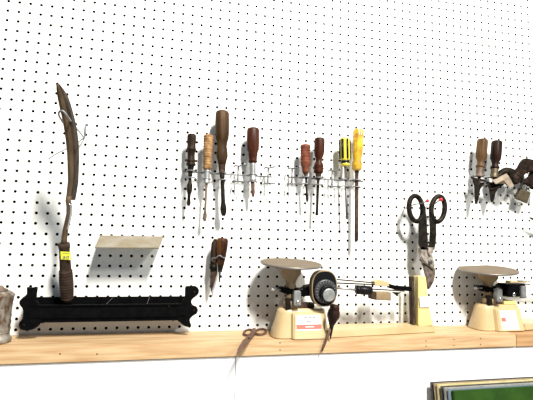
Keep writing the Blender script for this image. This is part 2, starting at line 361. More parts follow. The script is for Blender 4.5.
# ---------------------------------------------------------------- dark pliers, paper, brass tag at far right
def P_(x, y, d): return at(x, y, d)
t = thing('pliers', 'dark rusty pliers hanging open at the right edge beside the scrapers', 'pliers', at(515, 182, .03))
def blob(pts, rs, m, nm, flat=.6, par=None, n=12):
    mb = MB(); mb.tube(smooth_pts(pts, 4), None or [0.001] * 1, n) if False else None
    sp = smooth_pts(pts, 4); R = []
    for i in range(len(sp)):
        f = i / 4; a = int(min(f, len(rs) - 1)); b = min(a + 1, len(rs) - 1); R.append(rs[a] + (rs[b] - rs[a]) * (f - a))
    mb.tube(sp, R, n); return mb.build(nm, m, par)
k = px(1.3, at(510, 175, .05))
blob([P_(493, 184, .045), P_(498, 177, .048), P_(504, 171.5, .05), P_(510, 172, .05), P_(515, 176, .05), P_(520, 177, .05)], [.8 * k, 2 * k, 2.8 * k, 3.2 * k, 3.6 * k, 4 * k], 'darksteel', 'jaw', par=t)
blob([P_(490, 189.5, .05), P_(497, 187.5, .05), P_(503, 183.5, .05), P_(509, 178.5, .05), P_(514, 176, .052)], [.5 * k, 1.1 * k, 1.2 * k, 1.6 * k, 2.4 * k], 'darksteel', 'jaw', par=t)
for o_, d_, th_ in (([(511, 174), (516, 171), (520, 167), (523, 161.5), (526.5, 157.8), (541, 161), (541, 170.5), (531, 171.5), (526, 174), (521.5, 180), (518.5, 184.5), (513, 182)], .062, .016), ([(541, 165), (541, 191), (534, 189), (528.8, 184.5), (524, 184), (521, 181), (526, 180.5), (530, 176), (532.5, 169)], .05, .012)):
    MB().prism([P_(x, y, d_) for x, y in o_], (0, th_, 0)).bevel(.0028, 3).build('handle', 'plierm', t)
blob([P_(524, 179, .048), P_(521.5, 185, .048), P_(519, 190, .048)], [1 * k, .9 * k, .7 * k], 'darksteel', 'spring', par=t)
c = at(517, 175.5, .06); MB().lathe(c + Vector((0, .012, 0)), c + Vector((0, -.003, 0)), [(0, 3 * k), (.8, 3 * k), (1, 2.2 * k)], 14).build('pivot', 'rust', t)
# crumpled paper
mb = MB(); rnd = random.Random(3); pts = [(492, 180), (497, 178.5), (502, 175.5), (506.5, 173.5), (509, 176.5), (512, 181.5), (514, 186), (510, 187.5), (506, 184.5), (501, 183.5), (496, 184)]
outl = [at(x, y, .062 + rnd.uniform(-.006, .006)) for x, y in pts]; cen = at(503.5, 180, .072)
vs = [mb.bm.verts.new(p) for p in outl]; vb = [mb.bm.verts.new(p + Vector((0, .0012, 0))) for p in outl]; vc = mb.bm.verts.new(cen); vd = mb.bm.verts.new(cen + Vector((0, .0012, 0)))
for i in range(len(vs)):
    j = (i + 1) % len(vs); mb.bm.faces.new((vs[i], vs[j], vc)); mb.bm.faces.new((vb[j], vb[i], vd)); mb.bm.faces.new((vs[i], vb[i], vb[j], vs[j]))
tag(mb.build('paper_tag', 'crumple'), 'crumpled pale paper tag tied around the jaws of the dark pliers', 'tag')
# brass lock plate
t = thing('hanging_lock', 'small square tarnished brass lock hanging below the pliers at right', 'lock', at(524, 202, .04))
mb = MB().prism([at(x, y, .04) for x, y in ((519.5, 188), (531, 192.5), (527.5, 203), (516, 198.5))], (0, .008, 0)); mb.bevel(.0012); mb.build('body', 'brass', t)
c = at(519, 204, .04); r = px(1.9, c); MB().tube([c + Vector((math.cos(a), 0, math.sin(a))) * r for a in [2 * PI * i / 14 for i in range(14)]], .0011, 6, True).build('ring', 'brass', t)
MB().tube(smooth_pts([at(522, 189.5, .036), at(521, 184.5, .04), at(524, 181, .045), at(527, 184, .04), at(526, 191, .036)]), .0014, 8).build('shackle', 'darksteel', t)
# small dark tip just inside the right edge
t = driver('awl', 'dark tool tip poking in at the right edge above the right scale', 'awl', (548, 226), (541, 223), (539, 222), (529.5, 217.5), [(0, 2), (.1, 3.2), (.8, 3), (1, 2)], 'w_black', (2, 1.6), 'rust', [(0, 1.4), (.8, 1), (1, .5)], 'darksteel')

# ---------------------------------------------------------------- long blade tool at left
t = thing('pruning_blade', 'long rusty hooked blade with spiral wrapped brown handle and yellow price sticker', 'blade tool', at(66, 303, .05))
def LD(y): return .038 + (303 - y) * .00095
edge = [((57.5, 84), 1.2), ((59, 90), 2.5), ((61, 98), 3.3), ((63.5, 108), 3.7), ((66, 118), 3.8), ((68.3, 130), 3.9), ((70, 142), 3.9), ((71, 155), 3.7), ((71.3, 168), 3.5), ((71.3, 180), 3.2), ((70, 190), 3.0), ((68.8, 199), 2.6)]
rings = []; rings2 = []
for (x, y), w in edge:
    c = at(x, y, LD(y)); r = px(w, c)
    rings.append([c + Vector((-r, 0, 0)), c + Vector((-r * .2, -.003, 0)), c + Vector((r * .6, -.002, 0)), c + Vector((r * .75, .010, 0)), c + Vector((r * .6, .03, 0)), c + Vector((-r * .4, .03, 0))])
MB().loft(rings, False).build('blade', 'blade', t)
for i_, ((x, y), w) in enumerate(edge):
    c = at(x + w * 1.0, y, LD(y) - .004); r = px(min(w, 2.6), c) * (1.0 if y < 125 else max(.12, 1 - (y - 120) / 60))
    rings2.append([c + Vector((-r * .3, -.004, 0)), c + Vector((r * .7, 0, 0)), c + Vector((r * .7, .032, 0)), c + Vector((-r * .3, .034, 0))])
MB().loft(rings2, False).build('blade_spine', 'bladedark', t)['label'] = 'blackened side of the blade'
sh = [((68.8, 196), 2.6), ((68.2, 201), 2.6), ((69.2, 206), 2.7), ((69, 214), 2.6), ((67.3, 222), 2.6), ((65.4, 230), 2.7), ((64.3, 238), 2.9), ((63.8, 246), 3)]
sp = [at(x, y, LD(y)) for (x, y), w in sh]
MB().tube(sp, [px(w, sp[0]) for _, w in sh], 10).build('shank', 'blade', t)
sp = [at(x + dx, y, LD(y) + .0065) for (x, y), dx in (((67.5, 203), 1), ((69.3, 205), 1.2), ((70.3, 208), 1.0), ((70, 214), 1), ((68.6, 221), 1), ((67, 227), 1), ((66, 231), .8))]
MB().tube(sp, [px(w, sp[0]) for w in (.5, 1, 1.3, 1.2, 1.1, .8, .3)], 8).build('worn_edge', 'chrome', t)['label'] = 'bright worn edge of the shank'
T = at(64, 243, LD(243)); B = at(67.5, 303, LD(303)); k = px(1, T)
prof = [(0, 4), (.01, 5.4), (.05, 5.5), (.09, 5.2), (.1, 4.9), (.42, 5.4)]
for i in range(11): 
    r = 6.2 + .6 * math.sin(PI * (i + 1) / 11); a = .44 + i * .044
    prof += [(a, r - .9), (a + .012, r), (a + .03, r)]
prof += [(.93, 5.6), (.97, 4.6), (1, 3)]
MB().lathe(T, B, [(a, r * k) for a, r in prof], 22).build('handle', 'handle_knife', t)
c = at(59.5, 245, LD(245)); MB().box(c, (.006, .008, .006)).bevel(.001).build('guard', 'handle_knife', t)
st = MB().prism([at(x, y, LD(y) + .0150) for x, y in ((60.5, 251.5), (70.5, 252), (71, 260), (61, 259.5))], (0, .0006, 0)).build('price_sticker', 'lime', t); st['label'] = 'yellow price sticker'
def text(s, p, size, m, par, nm='lettering', rot=(PI / 2, 0, 0), align='CENTER'):
    cu = bpy.data.curves.new(nm, 'FONT'); cu.body = s; cu.size = size; cu.align_x = align; cu.align_y = 'CENTER'; cu.extrude = .0001
    o = bpy.data.objects.new('tmp', cu); COL.objects.link(o); bpy.context.view_layer.update()
    me = bpy.data.meshes.new_from_object(o.evaluated_get(bpy.context.evaluated_depsgraph_get())); bpy.data.objects.remove(o)
    me.transform(Euler(rot).to_matrix().to_4x4()); me.materials.clear(); me.materials.append(M[m])
    r = bpy.data.objects.new(nm, me); COL.objects.link(r); r.parent = par; r.location = Vector(p) - world(par); return r
c = at(65.8, 256.5, LD(256.5) + .0156); text('$8', c, .015, 'ink', st)
c = at(65.8, 253.2, LD(253.2) + .0156); MB().box(c, (.016, .0003, .0008)).build('printed_line', 'ink', st)
# its wire hook
t = thing('wire_hook', 'bent steel wire peg hook holding the long rusty blade', 'hook', at(80, 135, 0))
foot_ = at(84.3, 137.3, .006); tip_ = Vector((foot_.x, -.225, foot_.z + .002))
MB().tube(smooth_pts([at(86.3, 124, -.004), at(85.8, 124.8, .004), at(85.2, 131, .005), foot_, at(80, 132.5, .06), at(75, 126.5, .14), at(71, 121.5, .205), at(68, 117, .236), at(64, 111.8, .243), at(60.5, 110.8, .243), at(58.6, 114, .236), at(60.5, 118.5, .228), at(62.8, 122.5, .215)], 5), .0019).build('arm', 'steel', t)
MB().tube(smooth_pts([at(84.3, 137.3, .008), at(77, 143, .02), at(66, 149, .03), at(56, 154, .035), at(48.5, 159, .04)], 5), .0014).build('arm', 'steel', t)
MB().tube(smooth_pts([at(76.3, 124.6, -.004), at(75, 125.5, .008), at(74.6, 132, .012), at(73.8, 138, .012), at(75.5, 133.8, -.004)], 5), .0013).build('peg', 'steel', t)

# ---------------------------------------------------------------- sloping tin plate
t = thing('tin_plate', 'small dusty tin shelf plate sloping out from the pegboard above the black trough', 'shelf plate', at(130, 236, 0))
a, b, c_, d_ = at(100, 235.3, .002), at(163.5, 236.3, .002), at(158.8, 247.2, .088), at(94.8, 246.6, .088)
mb = MB().prism([a, b, c_, d_], (0, 0, -.0022)); mb.build('plate', 'plate', t)
MB().prism([d_, c_, c_ + Vector((0, .0015, -.004)), d_ + Vector((0, .0015, -.004))], (0, .0008, 0)).build('front_lip', 'plate', t)
for f in (.12, .88):
    p = a.lerp(b, f); MB().tube([p + Vector((0, .006, -.004)), p + Vector((0, -.012, -.006))], .0018, 8).build('peg', 'steel', t)

# ---------------------------------------------------------------- black trough
t = thing('iron_trough', 'long black iron trough with scrolled end brackets standing low on the pegboard', 'trough', Vector((at(108, 320, .03).x, -.03, TOP)))
xl = at(29, 310, .05).x; xr = at(186, 310, .05).x
zb = at(100, 296.8, .014).z; zf = at(100, 304.5, .062).z; z0 = at(100, 320.5, .062).z
def xbox(x0, x1, d0, d1, z0_, z1_, nm, m='black', par=None, bev=.0012):
    return MB().box(((x0 + x1) / 2, -(d0 + d1) / 2, (z0_ + z1_) / 2), (x1 - x0, abs(d1 - d0), z1_ - z0_)).bevel(bev).build(nm, m, par)
xbox(xl, xr, .010, .014, z0, zb, 'back_plate', par=t)
xbox(xl, xr, .058, .062, z0 + .002, zf, 'front_plate', par=t)
xbox(xl, xr, .010, .062, z0 - .003, z0 + .002, 'bottom', par=t)
xbox(xl, xr, .060, .066, zf - .0035, zf + .0005, 'front_rail', par=t, bev=.001)
xbox(xl, xr, .060, .065, z0 + .006, z0 + .009, 'front_rail', par=t, bev=.001)
lo = [(26.8, 287.3), (30, 288), (36.6, 287), (36.4, 292), (36, 300), (39, 305), (42, 312), (42, 320), (39, 325), (34, 329), (26, 330.5), (20, 329.2), (18.6, 325), (19.8, 321.5), (22.5, 318.5), (22.7, 309.5), (19.6, 305), (19.5, 301), (23, 297.2), (26.6, 294)]
ro = [(185.2, 287.2), (189, 286.2), (195, 286.2), (198.3, 288.5), (199, 292), (197, 295.5), (192.6, 299), (191.3, 302), (192.8, 305.2), (196.5, 307), (197.9, 310), (196.8, 313.5), (193, 316), (190, 319.3), (190.3, 323), (191.4, 325.8), (189.7, 327.2), (184.5, 326.2), (180.5, 323), (177, 319.5), (177.5, 312), (181, 303), (184.6, 297)]
for o in (lo, ro):
    c = [at(x, y, .064) for x, y in o]
    # closed outline smoothed
    n = len(c); sm_ = []
    for i in range(n):
        for j in range(3):
            p0, p1, p2, p3 = c[i - 1], c[i], c[(i + 1) % n], c[(i + 2) % n]; u = j / 3
            sm_.append(.5 * ((2 * p1) + (p2 - p0) * u + (2 * p0 - 5 * p1 + 4 * p2 - p3) * u * u + (3 * p1 - p0 - 3 * p2 + p3) * u ** 3))
    MB().prism(sm_, (0, .007, 0)).bevel(.0008, 1).build('end_bracket', 'black', t)
xbox(xr - .004, xr + .001, .012, .058, z0, zf + .001, 'end_wall', par=t)
xbox(xl - .001, xl + .004, .012, .058, z0, zf + .001, 'end_wall', par=t)
for x, y, in ((24, 325), (194.5, 292), (194, 310.5), (169, 306.5)):
    p = at(x, y, .064); MB().lathe(p, p + Vector((0, -.0022, 0)), [(0, .0028), (.6, .0024), (1, .001)], 10).build('screw_head', 'darksteel', t)
for xx in (xl + .03, xr - .03):
    MB().tube([Vector((xx, .005, z0 - .006)), Vector((xx, -.045, z0 - .006)), Vector((xx, -.052, z0 - .004))], .0022, 8).build('peg', 'steel', t)
for (x0_, y0_, x1_, y1_) in ((113, 297.5, 106.5, 304), (149.8, 296.5, 147, 304)):
    MB().tube([at(x0_, y0_, .016), at(x1_, y1_, .060)], .0006, 6).build('cross_wire', 'greysteel', t)

# ---------------------------------------------------------------- old tin jug at left edge
t0 = at(-5, 345, .075); t = thing('tin_jar', 'old plated tin jar with fluted foot, cut by the left edge', 'jar', Vector((t0.x, -.07, TOP)))
k = px(.9, t0); bx = t0.x; B = Vector((bx, -.07, TOP + .0003)); hh = at(-5, 291, .07).z - B.z; T = B + Vector((0, 0, hh))
MB().lathe(B, T, [(0, 13.6 * k), (.02, 14.4 * k), (.07, 14.6 * k), (.10, 13.6 * k), (.14, 12.3 * k), (.19, 12.0 * k), (.195, 12.5 * k), (.22, 12.5 * k), (.225, 12 * k), (.5, 12.4 * k), (.7, 12.8 * k), (.75, 13.4 * k), (.78, 13 * k), (.8, 13.5 * k), (.88, 13.9 * k), (.9, 14.4 * k), (.93, 14.5 * k), (.95, 13.5 * k), (1, 10 * k)], 36).build('body', 'tin', t)
MB().lathe(T, T + Vector((0, 0, .012)), [(0, 8 * k), (.3, 7 * k), (.6, 3 * k), (.7, 3.2 * k), (1, 1 * k)], 20).build('lid', 'rustl', t)
MB().lathe(B + Vector((0, 0, hh * .2)), B + Vector((0, 0, hh * .7)), [(0, 12.15 * k)] + [(x / 8, (12.9 if x % 2 else 12.2) * k) for x in range(1, 8)] + [(1, 12.4 * k)], 36).build('ribbing', 'tin', t)

# ---------------------------------------------------------------- two tools hanging from one peg hook
driver('screwdriver', 'amber brown wood handled screwdriver hanging alone above the left scale', 'screwdriver', (222.6, 238), (220.6, 266), (220, 272), (219.3, 282.5),
       [(0, 3.8), (.03, 5.2), (.1, 5.8), (.3, 5.7), (.55, 5), (.8, 4), (.92, 3.4), (1, 3)], 'w_amber', (2.8, 2), 'darksteel', [(0, .9), (.8, .8), (1, .5)], 'darksteel', d=.05)
t = thing('sheath_knife', 'dark brown narrow knife hanging behind the amber handled screwdriver', 'knife', at(211, 292, .03))
sp = [(217, 240, 3.2, .034), (215.5, 244, 4.2, .036), (214.5, 252, 3.9, .036), (213.8, 262, 3.6, .036), (213.3, 268, 3.2, .036)]
MB().tube([at(x, y, d) for x, y, w, d in sp], [px(w, at(215, 250, .03)) for x, y, w, d in sp], 12).build('handle', 'w_dark', t)
MB().prism([at(x, y, .038) for x, y in ((210.6, 266), (217.5, 266), (217, 274), (214.5, 283), (211.3, 293), (210.2, 284), (210.3, 275))], (0, .004, 0)).bevel(.0006, 1).build('blade', 'rust', t)
MB().lathe(at(213.4, 264, .036), at(213.2, 269, .036), [(0, px(3.9, at(213, 265, .036))), (1, px(3.9, at(213, 265, .036)))], 14).build('collar', 'darksteel', t)
t = thing('peg_hook', 'looped steel wire peg hook around the amber handled screwdriver', 'hook', at(218, 257, 0))
MB().tube(smooth_pts([at(224.5, 253, -.004), at(225.5, 254, .015), at(226, 256, .045), at(224, 258, .063), at(219.5, 255.5, .066), at(215.5, 258, .06), at(212, 258.5, .052), at(213.5, 262, .046), at(214.5, 261, .03)], 5), .0015).build('loop', 'steel', t)

# ---------------------------------------------------------------- tin snips
t = thing('tin_snips', 'large dark tin snips hanging handles up between the two scales', 'snips', at(430, 290, .05))
def outl(cx, cy, rx, ry, d, rot=0, n=28, sq=.0):
    pts = []
    for i in range(n):
        a = 2 * PI * i / n; x = rx * math.cos(a); y = ry * math.sin(a)
        x *= 1 - sq * (y / ry)
        pts.append(at(cx + x * math.cos(rot) - y * math.sin(rot), cy + x * math.sin(rot) + y * math.cos(rot), d))
    return pts
k = px(1, at(425, 220, .06))
MB().tube(outl(415.8, 208.6, 6.8, 12.8, .058, -.1), 2.45 * k, 12, True).build('handle_loop', 'darksteel', t)
MB().tube(outl(438, 209, 6.7, 12.8, .066, .1), 2.45 * k, 12, True).build('handle_loop', 'darksteel', t)
MB().loft([[at(x0_, y, .054), at(x1_, y, .054), at(x1_ - .5, y, .064), at(x0_ + .5, y, .064)] for y, x0_, x1_ in ((206, 422.5, 425.5), (212, 422, 426), (219, 419, 427), (225, 418.3, 427.2), (235, 418.5, 427.8), (243, 418, 428), (250, 420, 429))], False).bevel(.001, 1).build('shank', 'darksteel', t)
MB().loft([[at(x0_, y, .060), at(x1_, y, .060), at(x1_ - .5, y, .070), at(x0_ + .5, y, .070)] for y, x0_, x1_ in ((206, 428.5, 431.5), (212, 428.5, 432), (219, 429, 434.5), (225, 429.5, 436.5), (235, 429.5, 436.5), (243, 429, 436), (250, 427, 434.5))], False).bevel(.001, 1).build('shank', 'darksteel', t)
MB().prism([at(x, y, .064) for x, y in ((418.5, 246), (424.5, 246.5), (429, 250), (433, 256), (435.2, 264), (434.8, 270), (430, 266), (424.5, 262.5), (420.5, 256))], (0, .010, 0)).bevel(.002, 2).build('upper_jaw', 'jawsteel', t)
MB().prism([at(x, y, .070) for x, y in ((428, 247), (434.5, 247), (433.5, 252), (431, 256), (428.5, 253))], (0, .006, 0)).bevel(.001, 1).build('joint', 'jawsteel', t)
MB().prism([at(x, y, .056) for x, y in ((421, 256), (427, 260), (434.8, 266), (436, 273), (434.5, 281), (431, 287.5), (429, 290), (427.3, 286), (426.5, 277), (424.5, 268))], (0, .010, 0)).bevel(.002, 2).build('lower_jaw', 'jawdark', t)
p = at(430, 262, .064); MB().lathe(p, p + Vector((0, -.004, 0)), [(0, 2.3 * k), (.7, 2.1 * k), (1, 1.2 * k)], 14).build('pivot_bolt', 'greysteel', t)
for lab, pts, tip in (('steel double hook with a red tip through the left loop of the tin snips', [(404.5, 208.5, -.003), (406, 208, .03), (414, 204.5, .06), (421, 203.5, .075), (426, 201.5, .09)], (429, 200.2, .095)),
                      ('steel double hook with a red tip through the right loop of the tin snips', [(427, 204, -.003), (431, 204, .04), (435, 203.5, .075), (439, 200.6, .088)], (442.5, 198.8, .093))):
    t = thing('peg_hook', lab, 'hook', at(*pts[0][:2], 0), 'red tipped hooks holding the tin snips')
    MB().tube(smooth_pts([at(*q) for q in pts], 4), .0017).build('arm', 'steel', t)
    a, b = at(*pts[-1]), at(*tip)
    MB().lathe(a, b, [(0, .003), (.1, .004), (.8, .0045), (.95, .0035), (1, .001)], 12).build('tip', 'red', t)['label'] = 'red vinyl tip'

# ---------------------------------------------------------------- balance scales
def frm(rad, n=40):
    pass
def scale(label, off, dial, price, ph=.178, bu=-.020, roll=1.0, lu=0):
    O = Vector(off)
    def A(x, y, d): return at(x, y, d) + O
    base = Vector((.74, -.075, TOP)) + Vector((O.x, O.y, 0))
    t = thing('balance_scale', label, 'scale', base, 'cream laboratory balance scales on the ledge')
    X0 = .7255 + O.x; Y0 = -.085 + O.y
    def W(u, v, h): return Vector((X0 + u, Y0 - v, TOP + h))       # u right, v towards viewer, h above ledge
    # base body: plan outline, rounded to the left
    def plan(x0, x1, v0, v1, h, rl):
        P = []; cy = (v0 + v1) / 2; ry = (v1 - v0) / 2
        for i in range(17):
            a = PI / 2 + PI * i / 16
            P.append(W(x0 + rl + rl * math.cos(a) * abs(math.cos(a)) ** -.25 if abs(math.cos(a)) > 1e-3 else x0 + rl, cy - ry * math.sin(a) * 1.0, h))
        P += [W(x1 - .008, v1, h), W(x1, v1 - .008, h), W(x1, v0 + .008, h), W(x1 - .008, v0, h)]
        return P
    lv = [(.0005, 0), (.003, .0), (.06, 1), (.067, 1.15), (.070, 1.5)]
    body = MB().loft([plan(-.047 + .0165 * s, .096 - .006 * s, -.045 + .007 * s, .026 - .008 * s, h, .03) for h, s in lv]); body.bevel(.0015, 2).build('base', 'cream', t)
    # boss that carries the label
    def boss(h, s): return [W(bu + .012 + .003 * s, .015 - .004 * s, h), W(bu + .022 + .001 * s, .038 - .010 * s, h), W(.082 - .002 * s, .038 - .010 * s, h), W(.094 - .005 * s, .018 - .006 * s, h), W(.094 - .005 * s, 0, h), W(bu + .012 + .003 * s, 0, h)]
    MB().loft([boss(h, s) for h, s in ((.0005, 0), (.003, 0), (.058, 1), (.061, 1.3))], False).bevel(.002, 2).build('front_boss', 'cream', t)
    # label
    def onb(u, h): 
        s = (h - .003) / .053; return W(u, .0384 - .010 * s, h)
    if price == 'red_band':
        q = [onb(.009, .057), onb(.072, .057), onb(.072, .022), onb(.009, .022)]
        lb = MB().prism(q, (0, .0008, 0)).build('price_label', 'paper', t); lb['label'] = 'white price label with a red band'
        MB().prism([p + Vector((0, -.0003, 0)) for p in (onb(.0092, .0355), onb(.0718, .0355), onb(.0718, .0245), onb(.0092, .0245))], (0, .0004, 0)).build('red_band', 'pink', lb)['label'] = 'red band'
        for u, w, h in ((.032, .012, .051), (.044, .008, .051), (.054, .008, .051), (.040, .014, .043)):
            MB().box(onb(u, h) + Vector((0, -.0004, 0)), (w, .0003, .0022)).build('printed_line', 'ink', lb)
        MB().box(onb(.042, .030) + Vector((0, -.0007, 0)), (.022, .0003, .0018)).build('printed_line', 'paper', lb)
    else:
        q = [onb(.012, .056), onb(.062, .056), onb(.066, .006), onb(.012, .006)]
        lb = MB().prism(q, (0, .0008, 0)).build('price_label', 'paper', t); lb['label'] = 'white price label with a red square'
        MB().prism([p + Vector((0, -.0003, 0)) for p in (onb(.013, .038), onb(.027, .038), onb(.027, .027), onb(.013, .027))], (0, .0004, 0)).build('red_square', 'pink', lb)['label'] = 'red square'
        for u, w, h in ((.036, .022, .050), (.035, .016, .040), (.040, .02, .028), (.044, .012, .020), (.046, .020, .012)):
            MB().box(onb(u, h) + Vector((0, -.0004, 0)), (w, .0003, .0011)).build('printed_line', 'ink' if u > .042 else 'pink', lb)
    # long foot and end post
    def foot(u, h): 
        e = 0 if h < .003 else .001
        return [W(u, -.012 + .0, h), W(u, .014 - e, h)]
    MB().prism([W(.09, .030, .0005), W(.407, -.001, .0005), W(.407, -.045, .0005), W(.09, -.045, .0005)], (0, 0, .0185)).bevel(.002, 2).build('foot_beam', 'cream', t)
    if dial:
        MB().loft([[W(u0, v1, h), W(u1, v1, h), W(u1, -.035, h), W(u0, -.035, h)] for h, u0, u1, v1 in ((.019, .355, .399, .002), (.022, .355, .398, .001), (.07, .358, .390, -.003), (.147, .362, .3845, -.008), (.149, .3625, .384, -.009))], False).bevel(.0015, 2).build('end_post', 'creamy', t)
        MB().prism([W(.345, -.010, .019), W(.352, -.010, .019), W(.354, -.016, .146), W(.347, -.016, .146)], (0, .018, 0)).bevel(.001, 1).build('post_bracket', 'rust', t)
        sp = [W(.3595, .0000, .095), W(.3865, .0000, .095), W(.3895, .0015, .068), W(.3600, .0015, .068)]
        MB().prism(sp, (0, .002, 0)).build('post_label', 'paper', t)['label'] = 'small white label on the post'
    else:
        MB().box(W(.12, -.02, .128), (.07, .02, .012)).bevel(.001).build('beam_cover', 'cream', t)
    # pillar and pan
    up = Euler((math.radians(5.2), math.radians(roll), 0)).to_matrix() @ Vector((0, 0, 1))
    pc = W(.001, 0, ph)
    MB().lathe(W(.002, 0, .070), pc - up * .004, [(0, .018), (.18, .019), (.2, .012), (.48, .012), (.60, .0125), (.66, .0145), (.7, .0175), (.76, .022), (.80, .026), (.96, .0275), (.97, .03), (1, .03)], 28).build('pillar', 'tanm', t)
    MB().lathe(pc - up * .003, pc + up * .004, [(0, .062), (.1, .070), (.3, .0768), (.6, .0782), (.95, .0782), (1, .077)], 64).build('pan_rim', 'panrim', t)
    MB().lathe(pc + up * .0030, pc + up * .0048, [(0, .076), (.6, .0767), (1, .0757)], 64).build('pan', 'pan', t)
    # mechanism
    MB().prism([W(-.030, .012, .112), W(-.012, .012, .105), W(.02, .012, .100), W(.075, .012, .100), (W(.075, .012, .126)), W(.05, .012, .128), W(.03, .012, .118), W(.01, .012, .120), W(-.028, .012, .122)], (0, .03, 0)).bevel(.002, 2).build('beam_casting', 'black', t)
    MB().lathe(W(.004, 0, .0705), W(.004, 0, .10), [(0, .015), (.3, .012), (.6, .009), (1, .009)], 16).build('pivot_stand', 'darksteel', t)
    MB().box(W(-.008, .012, .083), (.012, .014, .026)).bevel(.001).build('pivot_bracket', 'darksteel', t)
    MB().box(W(.04, -.004, .076), (.045, .022, .012)).bevel(.001).build('cradle', 'rust', t)
    MB().box(W(.0105, .026, .098), (.017, .016, .036)).bevel(.002, 2).build('knife_edge_block', 'silver', t)
    p = W(.0105, .0345, .090); MB().lathe(p, p + Vector((0, -.003, 0)), [(0, .0045), (.7, .004), (1, .002)], 12).build('block_screw', 'chrome', t)
    MB().lathe(W(-.052, .01, .116), W(-.034, .01, .116), [(0, .003), (.1, .0048), (.5, .0048), (.55, .002), (1, .002)], 12).build('zero_knob', 'silver', t)
    MB().tube([W(-.036, .01, .116), W(.03, .01, .116)], .0016, 8).build('zero_rod', 'silver', t)
    if dial:
        dc = A(324.3, 288, .118)
        dc.z -= .001
        def cas(s, y): 
            o = []
            for i in range(36):
                a = 2 * PI * i / 36; c = math.cos(a); q = math.sin(a); e = .75
                o.append(dc + Vector((.0335 * s * math.copysign(abs(c) ** e, c), y, .0445 * s * math.copysign(abs(q) ** (e + .05), q))))
            return o
        MB().loft([cas(.9, .026), cas(.98, .022), cas(1, .0), cas(.985, -.003), cas(.93, -.004), cas(.93, .0)]).build('dial_housing', 'tanm', t)
        face = MB().loft([cas(.925, .010), cas(.925, -.0025)]).build('dial_face', 'blackp', t)
        c2 = A(325.3, 291.2, .123)
        MB().lathe(c2 + Vector((0, .004, 0)), c2 + Vector((0, -.006, 0)), [(0, .029), (.8, .029), (.95, .028), (1, .026)], 48).build('dial_ring', 'dialgrey', t)
        for i in range(20):
            a = 2 * PI * i / 20; L = .0035 if i % 2 else .005
            q = c2 + Vector((math.cos(a), 0, math.sin(a))) * .0235 + Vector((0, -.0062, 0))
            MB().box(q, (.0009, .0004, L), (0, PI / 2 - a, 0)).build('tick_mark', 'silver', face)
        c3 = A(327.4, 293.2, .132)
        MB().lathe(c3 + Vector((0, .006, 0)), c3 + Vector((0, -.006, 0)), [(0, .0205), (.7, .020), (.95, .019), (1, .017)], 20, 20, .06, (0, .8)).build('knob_skirt', 'blackp', t)
        c4 = A(329, 295, .139)
        MB().lathe(c4 + Vector((0, .004, 0)), c4 + Vector((0, -.003, 0)), [(0, .0158), (.7, .0158), (.95, .015), (1, .0135)], 32).build('dial_knob', 'silver', t)['label'] = 'round silver knob'
        MB().tube([A(337, 279.5, .09), A(374, 282.8, .09)], .0018, 8).build('beam_rod', 'rust', t)
        MB().tube([A(337, 283, .09), A(374, 284.6, .09)], .0018, 8).build('beam_rod', 'darksteel', t)
        MB().tube([A(337, 288, .095), A(358, 290, .095)], .0032, 12).build('beam_rod', 'silver', t)
        a, b = A(355.8, 289.6, .098), A(371.3, 290.6, .098)
        MB().lathe(a, b, [(0, .009), (.05, .0115), (.2, .0118), (.22, .011), (.3, .011), (.32, .0118), (.9, .0118), (1, .0095)], 24).build('counterweight', 'blackp', t)['label'] = 'black cylindrical counterweight'
        MB().tube([A(371, 289, .09), A(404, 291, .09)], .0018, 8).build('beam_rod', 'rust', t)
        def slab(pts, d, th, nm, m): return MB().prism([A(x, y, d) for x, y in pts], (0, th, 0)).bevel(.0012, 1).build(nm, m, t)
        slab([(374.5, 281.5), (378.5, 279.5), (388.5, 281.8), (389.5, 286.5), (375, 285.8)], .098, .02, 'sliding_weight', 'cream')
        slab([(376.5, 292), (391.2, 292.3), (391.2, 300.8), (376.5, 300.2)], .10, .02, 'beam_weight', 'tanm')
        slab([(370.3, 291.5), (376.5, 292), (376.5, 300.2), (371, 299)], .098, .018, 'weight_end', 'rust')
        slab([(388.5, 283.5), (397, 285.8), (412, 287), (412, 291.5), (397, 290.3), (389, 288)], .09, .012, 'beam_end', 'black')
        slab([(392, 292), (402, 292.6), (398, 294.5), (397, 296), (395, 294.2)], .09, .006, 'pointer', 'darksteel')
    else:
        MB().box(W(.072, .006, .111), (.062, .04, .036)).bevel(.002).build('mechanism_box', 'black', t)
        MB().box(W(.090, .028, .107), (.016, .012, .034)).bevel(.002, 2).build('knife_edge_block', 'silver', t)
        for h in (.135, .128, .120): MB().tube([W(.10, .0, h), W(.30, .0, h)], .0022, 10).build('beam_rod', 'chrome', t)
        p = W(.062, .0265, .100); MB().lathe(p, p + Vector((0, -.003, 0)), [(0, .006), (.7, .005), (1, .003)], 12).build('screw', 'chrome', t)
        MB().box(W(.06, .0, .075), (.04, .03, .01)).bevel(.001).build('bracket_base', 'creamy', t)
    return t
scale('cream balance scale with a round black dial, left of the tin snips', (0, 0, 0), True, 'red_band')
scale('cream balance scale without a dial, at the right end of the ledge', (.592, .026, 0), False, 'square', .164, -.020, -2.6, -.010)

